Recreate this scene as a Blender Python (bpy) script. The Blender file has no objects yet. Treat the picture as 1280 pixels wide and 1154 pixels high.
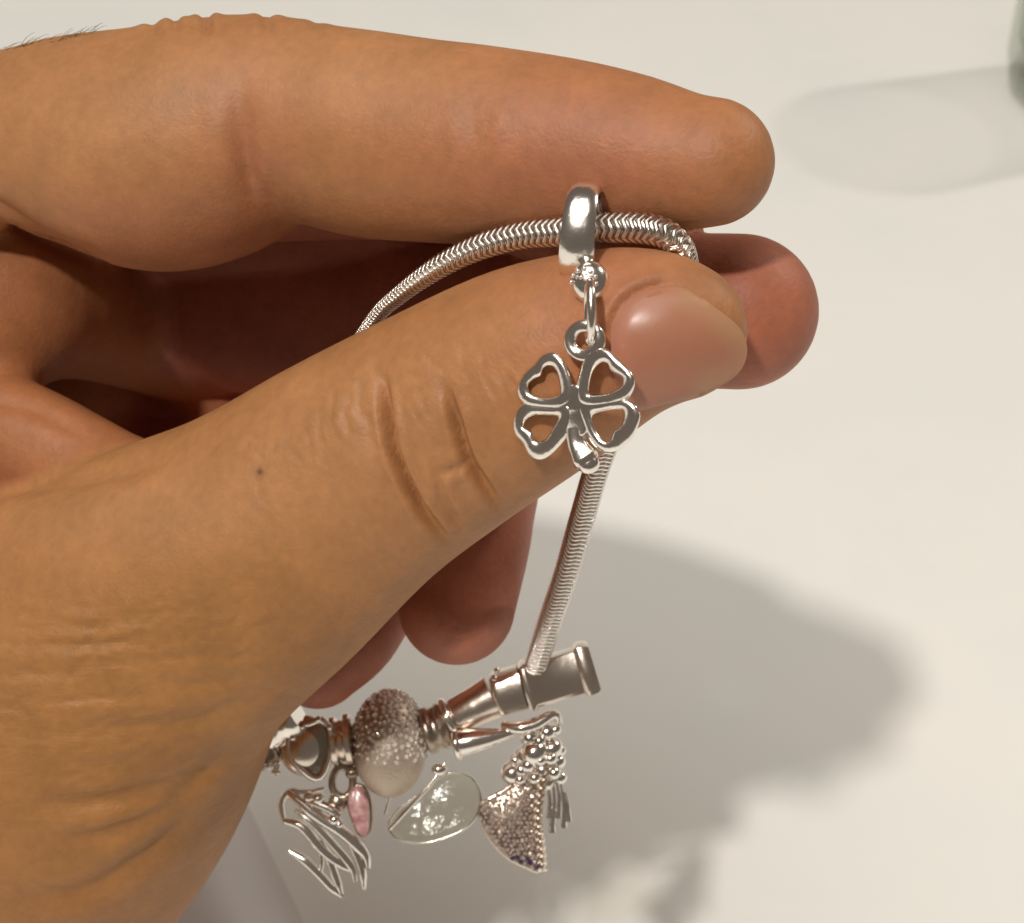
import bpy, math, random
import numpy as np
from mathutils import Vector, Matrix
from mathutils.bvhtree import BVHTree

random.seed(7); rng = np.random.default_rng(7)
scene = bpy.context.scene
COL = scene.collection

# ------------------------------------------------------------------ camera
FPX = 1970.0                       # focal length in pixels of the 1280x1154 photograph
PITCH = math.radians(39.8)         # how far the view tips below the horizon
CAM_H = 0.2655                      # camera height over the table, metres
D0 = 165.0                         # distance of the hand plane, mm
cam_d = bpy.data.cameras.new('camera'); cam = bpy.data.objects.new('camera', cam_d); COL.objects.link(cam)
cam.location = (0, 0, CAM_H); cam.rotation_euler = (math.pi/2 - PITCH, 0, 0)
cam_d.sensor_fit = 'HORIZONTAL'; cam_d.sensor_width = 36; cam_d.lens = 36 * FPX / 1280
cam_d.clip_start = 0.01; cam_d.clip_end = 50
cam_d.dof.use_dof = True; cam_d.dof.focus_distance = 0.160; cam_d.dof.aperture_fstop = 55
scene.camera = cam
MW = Matrix.Translation((0, 0, CAM_H)) @ Matrix.Rotation(math.pi/2 - PITCH, 4, 'X')
RW = np.array(MW.to_3x3()); TW = np.array(MW.translation)

def tilt(u, v): return 18.0*(u-560)/500-4.0*(v-400)/400   # the hand leans: finger tips nearer than wrist
def P(u, v, dz=0.0):               # photograph pixel + mm towards the viewer -> view space mm
    D = D0 - dz - tilt(u, v)
    return np.array([(u-640)/FPX*D, (577-v)/FPX*D, -D])
def px(r, dz=0.0): return r*(D0-dz)/FPX
def world(p): return (np.atleast_2d(p)*0.001) @ RW.T + TW
def table_pt(u, v, z=0.0):         # the table point seen at a pixel (world metres)
    d = np.array([(u-640)/FPX, (577-v)/FPX, -1.0]) @ RW.T
    return TW + d*((z-CAM_H)/d[2])

# ------------------------------------------------------------------ world + lamps
w = bpy.data.worlds.new('World'); scene.world = w; w.use_nodes = True
bgn = w.node_tree.nodes['Background']; bgn.inputs[0].default_value = (1.0, 0.83, 0.68, 1); bgn.inputs[1].default_value = 0.125

def lamp(name, loc, target, power, size, col):
    d = bpy.data.lights.new(name, 'AREA'); d.shape = 'DISK'; d.size = size; d.energy = power; d.color = col
    o = bpy.data.objects.new(name, d); COL.objects.link(o); o.location = loc
    o.rotation_euler = (Vector(target)-Vector(loc)).to_track_quat('-Z', 'Y').to_euler(); return o
tip = world(P(800, 300, 0))[0]
lamp('room_lamp', world([-538, 683, 1628])[0], tip, 26.0, 0.115, (1.0, 0.96, 0.89))
g0 = table_pt(1376, 126); GH = 0.085
gs = table_pt(1105, 172); g1 = g0+np.array([0, 0, GH]); ld = (gs-g1)/np.linalg.norm(gs-g1)
lamp('side_lamp', g1-ld*1.5, g1, 8.5, 0.08, (1.0, 0.94, 0.84))
lamp('overhead_fill', (-0.35, 0.0, 2.1), (0, 0.25, 0), 16.5, 1.7, (1.0, 0.97, 0.91))  # added soft fill from overhead, stands in for ceiling bounce

scene.view_settings.view_transform = 'Standard'; scene.view_settings.look = 'None'
scene.view_settings.exposure = 0.0; scene.view_settings.gamma = 1.0
scene.render.engine = 'CYCLES'; scene.cycles.use_denoising = True
scene.cycles.max_bounces = 10; scene.cycles.transparent_max_bounces = 12

# ------------------------------------------------------------------ materials
def mat(name): 
    m = bpy.data.materials.new(name); m.use_nodes = True
    return m, m.node_tree, m.node_tree.nodes['Principled BSDF']
def N(nt, t, **kw):
    n = nt.nodes.new(t)
    for k, v in kw.items(): setattr(n, k, v)
    return n
def metal(name, col, rough, bump=0.0, bscale=1500, met=1.0):
    m, nt, b = mat(name)
    b.inputs['Base Color'].default_value = (*col, 1); b.inputs['Metallic'].default_value = met
    tc = N(nt, 'ShaderNodeTexCoord'); nz = N(nt, 'ShaderNodeTexNoise'); nz.inputs['Scale'].default_value = bscale*0.4
    nz.inputs['Detail'].default_value = 4
    nt.links.new(tc.outputs['Object'], nz.inputs['Vector'])
    mr = N(nt, 'ShaderNodeMapRange'); mr.inputs['To Min'].default_value = rough*0.65; mr.inputs['To Max'].default_value = rough*1.5
    nt.links.new(nz.outputs['Fac'], mr.inputs['Value']); nt.links.new(mr.outputs['Result'], b.inputs['Roughness'])
    if bump:
        n2 = N(nt, 'ShaderNodeTexNoise'); n2.inputs['Scale'].default_value = bscale; n2.inputs['Detail'].default_value = 3
        nt.links.new(tc.outputs['Object'], n2.inputs['Vector'])
        bp = N(nt, 'ShaderNodeBump'); bp.inputs['Strength'].default_value = bump; bp.inputs['Distance'].default_value = 0.0003
        nt.links.new(n2.outputs['Fac'], bp.inputs['Height']); nt.links.new(bp.outputs['Normal'], b.inputs['Normal'])
    return m
SILVER = metal('polished_silver', (0.93, 0.88, 0.82), 0.17, 0.2, 700)
SILVER_SOFT = metal('worn_silver', (0.84, 0.74, 0.65), 0.22, 0.35, 380)
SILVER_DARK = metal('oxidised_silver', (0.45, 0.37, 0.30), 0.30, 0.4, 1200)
CHAMP = metal('champagne_bead', (0.52, 0.42, 0.33), 0.36, 0.5, 2600, 0.5)

def gem_mat(name, col, rough=0.05, trans=0.0):
    m, nt, b = mat(name); b.inputs['Base Color'].default_value = (*col, 1); b.inputs['Roughness'].default_value = rough
    b.inputs['IOR'].default_value = 1.9
    b.inputs['Transmission Weight'].default_value = trans; return m
CRYSTAL = metal('pave_stone', (0.88, 0.83, 0.76), 0.10, 0, 1500, 0.45)
PURPLE = gem_mat('purple_stone', (0.05, 0.02, 0.09))
def enamel():
    m, nt, b = mat('pink_enamel'); tc = N(nt, 'ShaderNodeTexCoord'); nz = N(nt, 'ShaderNodeTexNoise'); nz.inputs['Scale'].default_value = 900
    cr = N(nt, 'ShaderNodeValToRGB'); cr.color_ramp.elements[0].color = (0.40, 0.17, 0.17, 1); cr.color_ramp.elements[1].color = (0.66, 0.40, 0.38, 1)
    cr.color_ramp.elements[0].position = .35; cr.color_ramp.elements[1].position = .65
    nt.links.new(tc.outputs['Object'], nz.inputs['Vector']); nt.links.new(nz.outputs['Fac'], cr.inputs['Fac']); nt.links.new(cr.outputs['Color'], b.inputs['Base Color'])
    b.inputs['Roughness'].default_value = 0.25; return m
PINK = enamel()
def clear(name, tint, gloss_rough, frac, bump=0.0):
    m = bpy.data.materials.new(name); m.use_nodes = True; nt = m.node_tree
    nt.nodes.remove(nt.nodes['Principled BSDF']); out = nt.nodes['Material Output']
    t = N(nt, 'ShaderNodeBsdfTransparent'); t.inputs[0].default_value = (*tint, 1)
    g = N(nt, 'ShaderNodeBsdfGlossy'); g.inputs['Roughness'].default_value = gloss_rough; g.inputs['Color'].default_value = (.95, .97, .95, 1)
    fl_ = N(nt, 'ShaderNodeLayerWeight'); fl_.inputs[0].default_value = .5; pw = N(nt, 'ShaderNodeMath', operation='POWER'); pw.inputs[1].default_value = 4
    fr = N(nt, 'ShaderNodeMath', operation='MULTIPLY'); fr.inputs[1].default_value = .55; nt.links.new(fl_.outputs['Facing'], pw.inputs[0]); nt.links.new(pw.outputs[0], fr.inputs[0])
    ad = N(nt, 'ShaderNodeMath', operation='ADD', use_clamp=True); ad.inputs[1].default_value = frac
    mx = N(nt, 'ShaderNodeMixShader')
    lw = N(nt, 'ShaderNodeLayerWeight'); lw.inputs[0].default_value = .35; mc = N(nt, 'ShaderNodeMix', data_type='RGBA'); mc.inputs[6].default_value = (*tint, 1); mc.inputs[7].default_value = (tint[0]*.90, tint[1]*.92, tint[2]*.89, 1)
    nt.links.new(lw.outputs['Facing'], mc.inputs[0]); nt.links.new(mc.outputs[2], t.inputs[0])
    nt.links.new(fr.outputs[0], ad.inputs[0]); nt.links.new(ad.outputs[0], mx.inputs[0])
    nt.links.new(t.outputs[0], mx.inputs[1]); nt.links.new(g.outputs[0], mx.inputs[2]); nt.links.new(mx.outputs[0], out.inputs[0])
    if bump:
        tc = N(nt, 'ShaderNodeTexCoord'); nz = N(nt, 'ShaderNodeTexNoise'); nz.inputs['Scale'].default_value = 500
        bp = N(nt, 'ShaderNodeBump'); bp.inputs['Strength'].default_value = bump; bp.inputs['Distance'].default_value = 0.001
        nt.links.new(tc.outputs['Object'], nz.inputs['Vector']); nt.links.new(nz.outputs['Fac'], bp.inputs['Height']); nt.links.new(bp.outputs['Normal'], g.inputs['Normal'])
    return m
GLASS = clear('clear_glass', (0.825, 0.83, 0.815), 0.03, 0.02)
CLEARC = clear('clear_crystal', (0.95, 0.94, 0.90), 0.22, 0.04, 0.5)

def skin_mat():
    m, nt, b = mat('skin')
    tc = N(nt, 'ShaderNodeTexCoord'); at = N(nt, 'ShaderNodeAttribute', attribute_name='tone')
    n1 = N(nt, 'ShaderNodeTexNoise'); n1.inputs['Scale'].default_value = 130; n1.inputs['Detail'].default_value = 5; n1.inputs['Roughness'].default_value = .6
    n2 = N(nt, 'ShaderNodeTexNoise'); n2.inputs['Scale'].default_value = 900; n2.inputs['Detail'].default_value = 4
    for n in (n1, n2): nt.links.new(tc.outputs['Object'], n.inputs['Vector'])
    hs = N(nt, 'ShaderNodeHueSaturation')
    m1 = N(nt, 'ShaderNodeMapRange'); m1.inputs['From Min'].default_value = .3; m1.inputs['From Max'].default_value = .7
    m1.inputs['To Min'].default_value = .86; m1.inputs['To Max'].default_value = 1.12
    m2 = N(nt, 'ShaderNodeMapRange'); m2.inputs['From Min'].default_value = .3; m2.inputs['From Max'].default_value = .7
    m2.inputs['To Min'].default_value = .93; m2.inputs['To Max'].default_value = 1.06
    nt.links.new(n1.outputs['Fac'], m1.inputs['Value']); nt.links.new(n2.outputs['Fac'], m2.inputs['Value'])
    mu = N(nt, 'ShaderNodeMath', operation='MULTIPLY'); nt.links.new(m1.outputs[0], mu.inputs[0]); nt.links.new(m2.outputs[0], mu.inputs[1])
    nt.links.new(at.outputs['Color'], hs.inputs['Color']); nt.links.new(mu.outputs[0], hs.inputs['Value'])
    nt.links.new(hs.outputs[0], b.inputs['Base Color'])
    b.inputs['Subsurface Weight'].default_value = 0.22; b.inputs['Subsurface Radius'].default_value = (1.0, .32, .16); b.inputs['Subsurface Scale'].default_value = 0.0010
    b.inputs['Roughness'].default_value = 0.52; b.inputs['Specular IOR Level'].default_value = 0.36
    # relief: cell pattern of the skin, pores, soft lumps, and drawn-out folds
    vo = N(nt, 'ShaderNodeTexVoronoi', feature='DISTANCE_TO_EDGE'); vo.inputs['Scale'].default_value = 1250
    wn = N(nt, 'ShaderNodeTexNoise'); wn.inputs['Scale'].default_value = 420; wn.inputs['Detail'].default_value = 3
    vm = N(nt, 'ShaderNodeVectorMath', operation='MULTIPLY_ADD'); vm.inputs[1].default_value = (.0012, .0012, .0012)
    nt.links.new(tc.outputs['Object'], wn.inputs['Vector']); nt.links.new(wn.outputs['Color'], vm.inputs[0]); nt.links.new(tc.outputs['Object'], vm.inputs[2])
    nt.links.new(vm.outputs[0], vo.inputs['Vector'])
    n3 = N(nt, 'ShaderNodeTexNoise'); n3.inputs['Scale'].default_value = 2300; n3.inputs['Detail'].default_value = 3
    nt.links.new(tc.outputs['Object'], n3.inputs['Vector'])
    mp = N(nt, 'ShaderNodeMapping'); mp.inputs['Rotation'].default_value = (0, 0, 0); mp.inputs['Scale'].default_value = (130, 620, 620)
    nt.links.new(tc.outputs['Object'], mp.inputs['Vector'])
    n4 = N(nt, 'ShaderNodeTexNoise'); n4.inputs['Scale'].default_value = 1.0; n4.inputs['Detail'].default_value = 4; n4.inputs['Distortion'].default_value = .6
    nt.links.new(mp.outputs[0], n4.inputs['Vector'])
    b1 = N(nt, 'ShaderNodeBump'); b1.inputs['Strength'].default_value = .13; b1.inputs['Distance'].default_value = .00035
    b2 = N(nt, 'ShaderNodeBump'); b2.inputs['Strength'].default_value = .26; b2.inputs['Distance'].default_value = .00025
    b3 = N(nt, 'ShaderNodeBump'); b3.inputs['Strength'].default_value = .35; b3.inputs['Distance'].default_value = .0006
    mk = N(nt, 'ShaderNodeMath', operation='MULTIPLY'); nt.links.new(at.outputs['Alpha'], mk.inputs[0]); mk.inputs[1].default_value = .32
    nt.links.new(mk.outputs[0], b3.inputs['Strength'])
    cl = N(nt, 'ShaderNodeMath', operation='MINIMUM'); cl.inputs[1].default_value = .22; nt.links.new(vo.outputs['Distance'], cl.inputs[0])
    nt.links.new(cl.outputs[0], b1.inputs['Height']); nt.links.new(n3.outputs['Fac'], b2.inputs['Height']); nt.links.new(n4.outputs['Fac'], b3.inputs['Height'])
    nt.links.new(b3.outputs[0], b2.inputs['Normal']); nt.links.new(b2.outputs[0], b1.inputs['Normal']); nt.links.new(b1.outputs[0], b.inputs['Normal'])
    return m
SKIN = skin_mat()
def nail_mat():
    m, nt, b = mat('nail'); at = N(nt, 'ShaderNodeAttribute', attribute_name='tone')
    nt.links.new(at.outputs['Color'], b.inputs['Base Color']); b.inputs['Roughness'].default_value = .33
    b.inputs['Subsurface Weight'].default_value = .2; b.inputs['Subsurface Radius'].default_value = (1, .4, .3); b.inputs['Subsurface Scale'].default_value = .001
    b.inputs['Specular IOR Level'].default_value = .45
    tc = N(nt, 'ShaderNodeTexCoord'); nz = N(nt, 'ShaderNodeTexNoise'); nz.inputs['Scale'].default_value = 350
    bp = N(nt, 'ShaderNodeBump'); bp.inputs['Strength'].default_value = .12; bp.inputs['Distance'].default_value = .0005
    nt.links.new(tc.outputs['Object'], nz.inputs['Vector']); nt.links.new(nz.outputs['Fac'], bp.inputs['Height']); nt.links.new(bp.outputs[0], b.inputs['Normal'])
    return m
NAIL = nail_mat()
m, nt, b = mat('hair'); b.inputs['Base Color'].default_value = (.10, .06, .035, 1); HAIR = m
def table_mat():
    m, nt, b = mat('white_table'); tc = N(nt, 'ShaderNodeTexCoord')
    n1 = N(nt, 'ShaderNodeTexNoise'); n1.inputs['Scale'].default_value = 14; n1.inputs['Detail'].default_value = 6; n1.inputs['Roughness'].default_value = .65
    n2 = N(nt, 'ShaderNodeTexNoise'); n2.inputs['Scale'].default_value = 1400; n2.inputs['Detail'].default_value = 2
    for n in (n1, n2): nt.links.new(tc.outputs['Object'], n.inputs['Vector'])
    cr = N(nt, 'ShaderNodeValToRGB'); e = cr.color_ramp.elements
    e[0].position = .3; e[0].color = (.765, .765, .735, 1); e[1].position = .7; e[1].color = (.82, .795, .755, 1)
    nt.links.new(n1.outputs['Fac'], cr.inputs['Fac']); nt.links.new(cr.outputs[0], b.inputs['Base Color'])
    b.inputs['Roughness'].default_value = .42; b.inputs['Specular IOR Level'].default_value = .35
    bp = N(nt, 'ShaderNodeBump'); bp.inputs['Strength'].default_value = .08; bp.inputs['Distance'].default_value = .0002
    nt.links.new(n2.outputs['Fac'], bp.inputs['Height']); nt.links.new(bp.outputs[0], b.inputs['Normal']); return m
TABLE = table_mat()
def paper_mat():
    m, nt, b = mat('paper'); tc = N(nt, 'ShaderNodeTexCoord'); n1 = N(nt, 'ShaderNodeTexNoise'); n1.inputs['Scale'].default_value = 60; n1.inputs['Detail'].default_value = 6
    cr = N(nt, 'ShaderNodeValToRGB'); e = cr.color_ramp.elements; e[0].color = (.58, .54, .53, 1); e[1].color = (.64, .60, .59, 1)
    nt.links.new(tc.outputs['Object'], n1.inputs['Vector']); nt.links.new(n1.outputs['Fac'], cr.inputs['Fac']); nt.links.new(cr.outputs[0], b.inputs['Base Color'])
    b.inputs['Roughness'].default_value = .8; return m
PAPER = paper_mat()

# ------------------------------------------------------------------ mesh helpers (view space mm)
class MB:
    def __init__(s): s.v = []; s.f = []; s.n = 0
    def add(s, v, f):
        v = np.asarray(v, float).reshape(-1, 3); s.v.append(v); s.f += [tuple(i+s.n for i in q) for q in f]; s.n += len(v); return s
    def tube(s, pts, rad, closed=False, seg=10, flat=None, caps=True, sq=.7):
        """sweep; flat=(direction, factor) squeezes the section along a direction"""
        pts = np.asarray(pts, float); n = len(pts); rad = np.broadcast_to(np.asarray(rad, float), (n,))
        if closed: tan = np.roll(pts, -1, 0)-np.roll(pts, 1, 0)
        else: tan = np.gradient(pts, axis=0)
        tan /= np.linalg.norm(tan, axis=1)[:, None]+1e-9
        ref = np.array([0, 0, 1.0]) if flat is None else np.asarray(flat[0], float)
        if flat is None and abs(tan[:, 2]).mean() > .8: ref = np.array([1.0, 0, 0])
        V = []
        for i in range(n):
            b = np.cross(tan[i], ref); L = np.linalg.norm(b)
            b = b/L if L > 1e-6 else np.array([1.0, 0, 0]); c = np.cross(b, tan[i])
            for k in range(seg):
                a = 2*math.pi*k/seg; cc, ss = math.cos(a), math.sin(a)
                q = 1.0
                if flat is not None:
                    cc = math.copysign(abs(cc)**sq, cc); ss = math.copysign(abs(ss)**sq, ss); q = flat[1]
                V.append(pts[i]+rad[i]*(b*cc+c*ss*q))
        F = []
        m = n if closed else n-1
        for i in range(m):
            for k in range(seg):
                a = i*seg+k; b2 = i*seg+(k+1) % seg; j = (i+1) % n
                F.append((a, b2, j*seg+(k+1) % seg, j*seg+k))
        if not closed and caps:
            F.append(tuple(range(seg))[::-1]); F.append(tuple((n-1)*seg+k for k in range(seg)))
        return s.add(V, F)
    def lathe(s, p0, p1, prof, seg=28, box=0.0):
        """prof: list of (t along p0..p1 in 0..1, radius mm)"""
        p0, p1 = np.asarray(p0, float), np.asarray(p1, float); ax = p1-p0; L = np.linalg.norm(ax); ax = ax/L
        b = np.cross(ax, [0, 0, 1.0]); b /= np.linalg.norm(b); c = np.cross(b, ax); V = []
        for t, r in prof:
            for k in range(seg):
                a = 2*math.pi*k/seg; g = max(abs(math.cos(a)), abs(math.sin(a)))**-box; V.append(p0+ax*L*t+r*g*(b*math.cos(a)+c*math.sin(a)))
        n = len(prof); F = []
        for i in range(n-1):
            for k in range(seg): F.append((i*seg+k, i*seg+(k+1) % seg, (i+1)*seg+(k+1) % seg, (i+1)*seg+k))
        F.append(tuple(range(seg))[::-1]); F.append(tuple((n-1)*seg+k for k in range(seg)))
        return s.add(V, F)
    def ell(s, c, ax, seg=16, rings=10):
        c = np.asarray(c, float); ax = np.asarray(ax, float)
        if ax.ndim == 0: ax = np.diag([ax]*3)
        elif ax.ndim == 1: ax = np.diag(ax)
        V = [c+ax[1]*0+np.array([0, 0, 1]) @ ax]
        for i in range(1, rings):
            th = math.pi*i/rings
            for k in range(seg):
                a = 2*math.pi*k/seg
                V.append(c+np.array([math.sin(th)*math.cos(a), math.sin(th)*math.sin(a), math.cos(th)]) @ ax)
        V.append(c-np.array([0, 0, 1]) @ ax); F = []
        for k in range(seg): F.append((0, 1+k, 1+(k+1) % seg))
        for i in range(rings-2):
            for k in range(seg): F.append((1+i*seg+k, 1+(i+1)*seg+k, 1+(i+1)*seg+(k+1) % seg, 1+i*seg+(k+1) % seg))
        e = len(V)-1; o = 1+(rings-2)*seg
        for k in range(seg): F.append((o+k, e, o+(k+1) % seg))
        return s.add(V, F)
    def gem(s, c, r, nrm):
        c = np.asarray(c, float); nrm = np.asarray(nrm, float)/np.linalg.norm(nrm)
        b = np.cross(nrm, [.3, .5, .81]); b /= np.linalg.norm(b); d = np.cross(nrm, b); V = []
        for k in range(6):
            a = math.pi*k/3; V.append(c+r*(b*math.cos(a)+d*math.sin(a))-nrm*r*.2)
        for k in range(6):
            a = math.pi*k/3+.5; V.append(c+.55*r*(b*math.cos(a)+d*math.sin(a))+nrm*r*.55)
        F = [(k, (k+1) % 6, 6+(k+1) % 6, 6+k) for k in range(6)]+[tuple(range(6, 12))]
        return s.add(V, F)
    def plate(s, poly, z0, z1, bev=.0):
        """poly: (n,3) outline in view space, thickness along view z, z0 back z1 front offsets, bevelled"""
        poly = np.asarray(poly, float); n = len(poly); cen = poly.mean(0)
        def ins(k): 
            d = cen-poly; L = np.linalg.norm(d, axis=1)[:, None]; return poly+d/L*k
        zz = np.array([0, 0, 1.0])
        R = [ins(bev)+zz*z0, poly+zz*(z0+bev), poly+zz*(z1-bev), ins(bev)+zz*z1]
        F = []
        for i in range(3):
            for k in range(n): F.append((i*n+k, i*n+(k+1) % n, (i+1)*n+(k+1) % n, (i+1)*n+k))
        F.append(tuple(range(n))[::-1]); F.append(tuple(3*n+k for k in range(n)))
        return s.add(np.concatenate(R), F)
    def build(s, name, m, parent=None, origin=None, smooth=True, W=None):
        V = np.concatenate(s.v); Vw = world(V) if W is None else V
        return link_mesh(name, Vw, s.f, m, parent, origin, smooth)

def wloc(o):
    l = Vector(o.location); p = o.parent
    while p: l = l+Vector(p.location); p = p.parent
    return np.array(l)
def link_mesh(name, Vw, F, m, parent=None, origin=None, smooth=True):
    org = np.array(origin) if origin is not None else (wloc(parent) if parent is not None else Vw.mean(0))
    me = bpy.data.meshes.new(name); me.from_pydata((Vw-org).tolist(), [], F); me.update()
    if smooth:
        me.polygons.foreach_set('use_smooth', [True]*len(me.polygons))
        try: me.set_sharp_from_angle(angle=math.radians(50))
        except Exception: pass
    me.materials.append(m)
    o = bpy.data.objects.new(name, me); COL.objects.link(o)
    if parent is not None: o.parent = parent; o.location = org-wloc(parent)
    else: o.location = org
    return o
def thing(name, label, cat, p, group=None):
    o = bpy.data.objects.new(name, None); COL.objects.link(o); o.empty_display_size = .005
    o.location = world(p)[0]; o['label'] = label; o['category'] = cat
    if group: o['group'] = group
    return o
def tag(o, label, cat, group=None):
    o['label'] = label; o['category'] = cat
    if group: o['group'] = group
    return o
def spline(pts, n, closed=False):
    """Catmull-Rom through rows of any width, n samples evenly spaced by length of the first three columns"""
    pts = np.asarray(pts, float); m = len(pts); out = []
    idx = range(m) if closed else range(m-1)
    for i in idx:
        if closed: a, b, c, d = (pts[(i+k) % m] for k in (-1, 0, 1, 2))
        else:
            b, c = pts[i], pts[i+1]; a = pts[i-1] if i > 0 else 2*b-c; d = pts[i+2] if i+2 < m else 2*c-b
        t = np.linspace(0, 1, 24, endpoint=False)[:, None]
        out.append(.5*((2*b)+(c-a)*t+(2*a-5*b+4*c-d)*t**2+(3*b-a-3*c+d)*t**3))
    if not closed: out.append(pts[-1:])
    q = np.concatenate(out)
    if closed: q = np.concatenate([q, q[:1]])
    L = np.concatenate([[0], np.cumsum(np.linalg.norm(np.diff(q[:, :min(3, q.shape[1])], axis=0), axis=1))])
    s = np.linspace(0, L[-1], n+1)[:-1] if closed else np.linspace(0, L[-1], n)
    return np.stack([np.interp(s, L, q[:, k]) for k in range(q.shape[1])], 1)

# ------------------------------------------------------------------ the setting: table top
S = 1.4
me_v = np.array([[-S, -.5, 0], [S, -.5, 0], [S, 2.2, 0], [-S, 2.2, 0]])
o = link_mesh('table_top', me_v, [(0, 1, 2, 3)], TABLE, origin=(0, 0, 0), smooth=False); o['kind'] = 'structure'

# ------------------------------------------------------------------ the hand: distance field of the fingers, then a surface
H = 0.62                                                     # grid step, mm
LO = np.array([-100.0, -104.0, -D0-106]); HI = np.array([40.0, 56.0, -D0+22])
NX, NY, NZ = (np.ceil((HI-LO)/H)).astype(int)+1
def field(stations, k=1.0, step=1.0, fill=20.0):
    """chain of spheres along a spline; rows (u, v, radius px, dz mm); k squeezes depth"""
    st = np.array([[*P(u, v, dz), px(r, dz+tilt(u, v))] for u, v, r, dz in stations])
    L = np.linalg.norm(np.diff(st[:, :3], axis=0), axis=1).sum()
    st = spline(st, max(8, int(L/step)))
    F = np.full((NX, NY, NZ), fill, np.float32)
    for x, y, z, r in st:
        R = r+7; lo = np.floor((np.array([x-R, y-R, z-R*max(k, .8)])-LO)/H).astype(int); hi = np.ceil((np.array([x+R, y+R, z+R*max(k, .8)])-LO)/H).astype(int)
        lo = np.clip(lo, 0, [NX, NY, NZ]); hi = np.clip(hi+1, 0, [NX, NY, NZ])
        if (hi <= lo).any(): continue
        gx = (LO[0]+H*np.arange(lo[0], hi[0])-x).astype(np.float32)[:, None, None]
        gy = (LO[1]+H*np.arange(lo[1], hi[1])-y).astype(np.float32)[None, :, None]
        gz = ((LO[2]+H*np.arange(lo[2], hi[2])-z)/k).astype(np.float32)[None, None, :]
        d = np.sqrt(gx*gx+gy*gy+gz*gz)-np.float32(r)
        sub = F[lo[0]:hi[0], lo[1]:hi[1], lo[2]:hi[2]]; np.minimum(sub, d, out=sub)
    return F
def smin(a, b, k):
    h = np.clip(.5+.5*(b-a)/k, 0, 1); return b+(a-b)*h-k*h*(1-h)

THUMB = [(-430, 1330, 400, -26), (-160, 1085, 335, -16), (18, 935, 292, -9), (160, 795, 220, -4), (320, 688, 180, -2),
         (436, 601, 159, -1), (548, 531, 147, 0), (660, 468, 136, 1), (760, 424, 113, 2), (815, 412, 99, 2), (846, 414, 88, 1.5)]
INDEX = [(-430, 330, 200, -18), (-260, 250, 170, -12), (-120, 200, 132, -7), (0, 174, 106, -5), (100, 178, 130, -5), (190, 188, 150, -5),
         (250, 178, 151, -5), (300, 162, 139, -5), (350, 151, 126, -5), (400, 158, 124, -5), (460, 169, 127, -5), (530, 177, 125, -5),
         (600, 182, 122, -5), (700, 186, 111, -5), (780, 193, 100, -5), (850, 202, 86, -5), (888, 203, 80, -5)]
MIDDLE = [(-260, 330, 150, -40), (-50, 320, 125, -47), (150, 345, 120, -54), (350, 365, 132, -54), (500, 380, 130, -48),
          (700, 382, 110, -33), (850, 388, 98, -22), (925, 390, 97, -21)]
RING = [(-250, 450, 150, -44), (0, 430, 120, -56), (250, 490, 122, -72), (450, 510, 110, -66), (575, 560, 90, -42), (588, 650, 79, -31), (571, 758, 73, -27)]
PINKY = [(-200, 600, 130, -50), (100, 585, 105, -62), (380, 645, 90, -58), (470, 690, 68, -41), (446, 782, 59, -32), (398, 829, 57, -28)]
PALM = [(-460, 1380, 380, -34), (-390, 930, 310, -34), (-420, 600, 260, -30), (-210, 490, 220, -30), (-60, 470, 150, -44), (60, 470, 120, -52)]
PAD = [(-300, 420, 220, -22), (-160, 390, 180, -17), (-40, 372, 140, -16), (30, 370, 112, -22), (95, 382, 92, -33), (170, 405, 82, -47), (260, 430, 80, -60)]
LOW_BLOCKER = [(-60, 620, 170, -64), (150, 665, 150, -72), (300, 690, 125, -68), (400, 690, 95, -58)]  # added mass behind the thumb, keeps light from leaking into the hollow
RING_BLOCKER = [(-260, 300, 130, -48), (0, 265, 115, -44), (250, 255, 108, -44), (480, 262, 100, -42), (680, 300, 85, -40)]  # added deeper row, blocks overhead light from the hollow
MIDDLE_BLOCKER = [(-260, 270, 120, -30), (0, 235, 100, -25), (300, 212, 92, -25), (600, 222, 85, -23), (800, 300, 80, -22)]  # added row hidden behind the index, blocks overhead light
WEB = [(-260, 520, 130, -16), (-90, 530, 92, -11), (10, 545, 74, -9), (100, 572, 58, -8), (175, 600, 44, -8)]
fT = field(THUMB, .78); fI = field(INDEX, .95); fM = np.minimum(field(MIDDLE), field(MIDDLE_BLOCKER)); fR = np.minimum(field(RING), field(RING_BLOCKER)); fP = field(PINKY); fPa = np.minimum(field(PALM, .6), field(PAD, .75)); fPa = np.minimum(fPa, field(LOW_BLOCKER, .6)); fW = field(WEB, .9)
body = smin(smin(fPa, fW, 4.0), fT, 3.2)
F = np.minimum(smin(fI, fPa, 3.0), body)
# the thumb is blended with palm only, the index stays a separate fold against it
for g in (fM, fR, fP): F = np.minimum(F, smin(g, fPa, 4.0))
part = np.argmin(np.stack([fT, fI, fM, fR, fP, fPa, fW]), 0).astype(np.int8)
del fT, fI, fM, fR, fP, fPa, fW, body
e = np.float32(1.0)
F[0] = F[-1] = e; F[:, 0] = F[:, -1] = e; F[:, :, 0] = F[:, :, -1] = e

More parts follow.
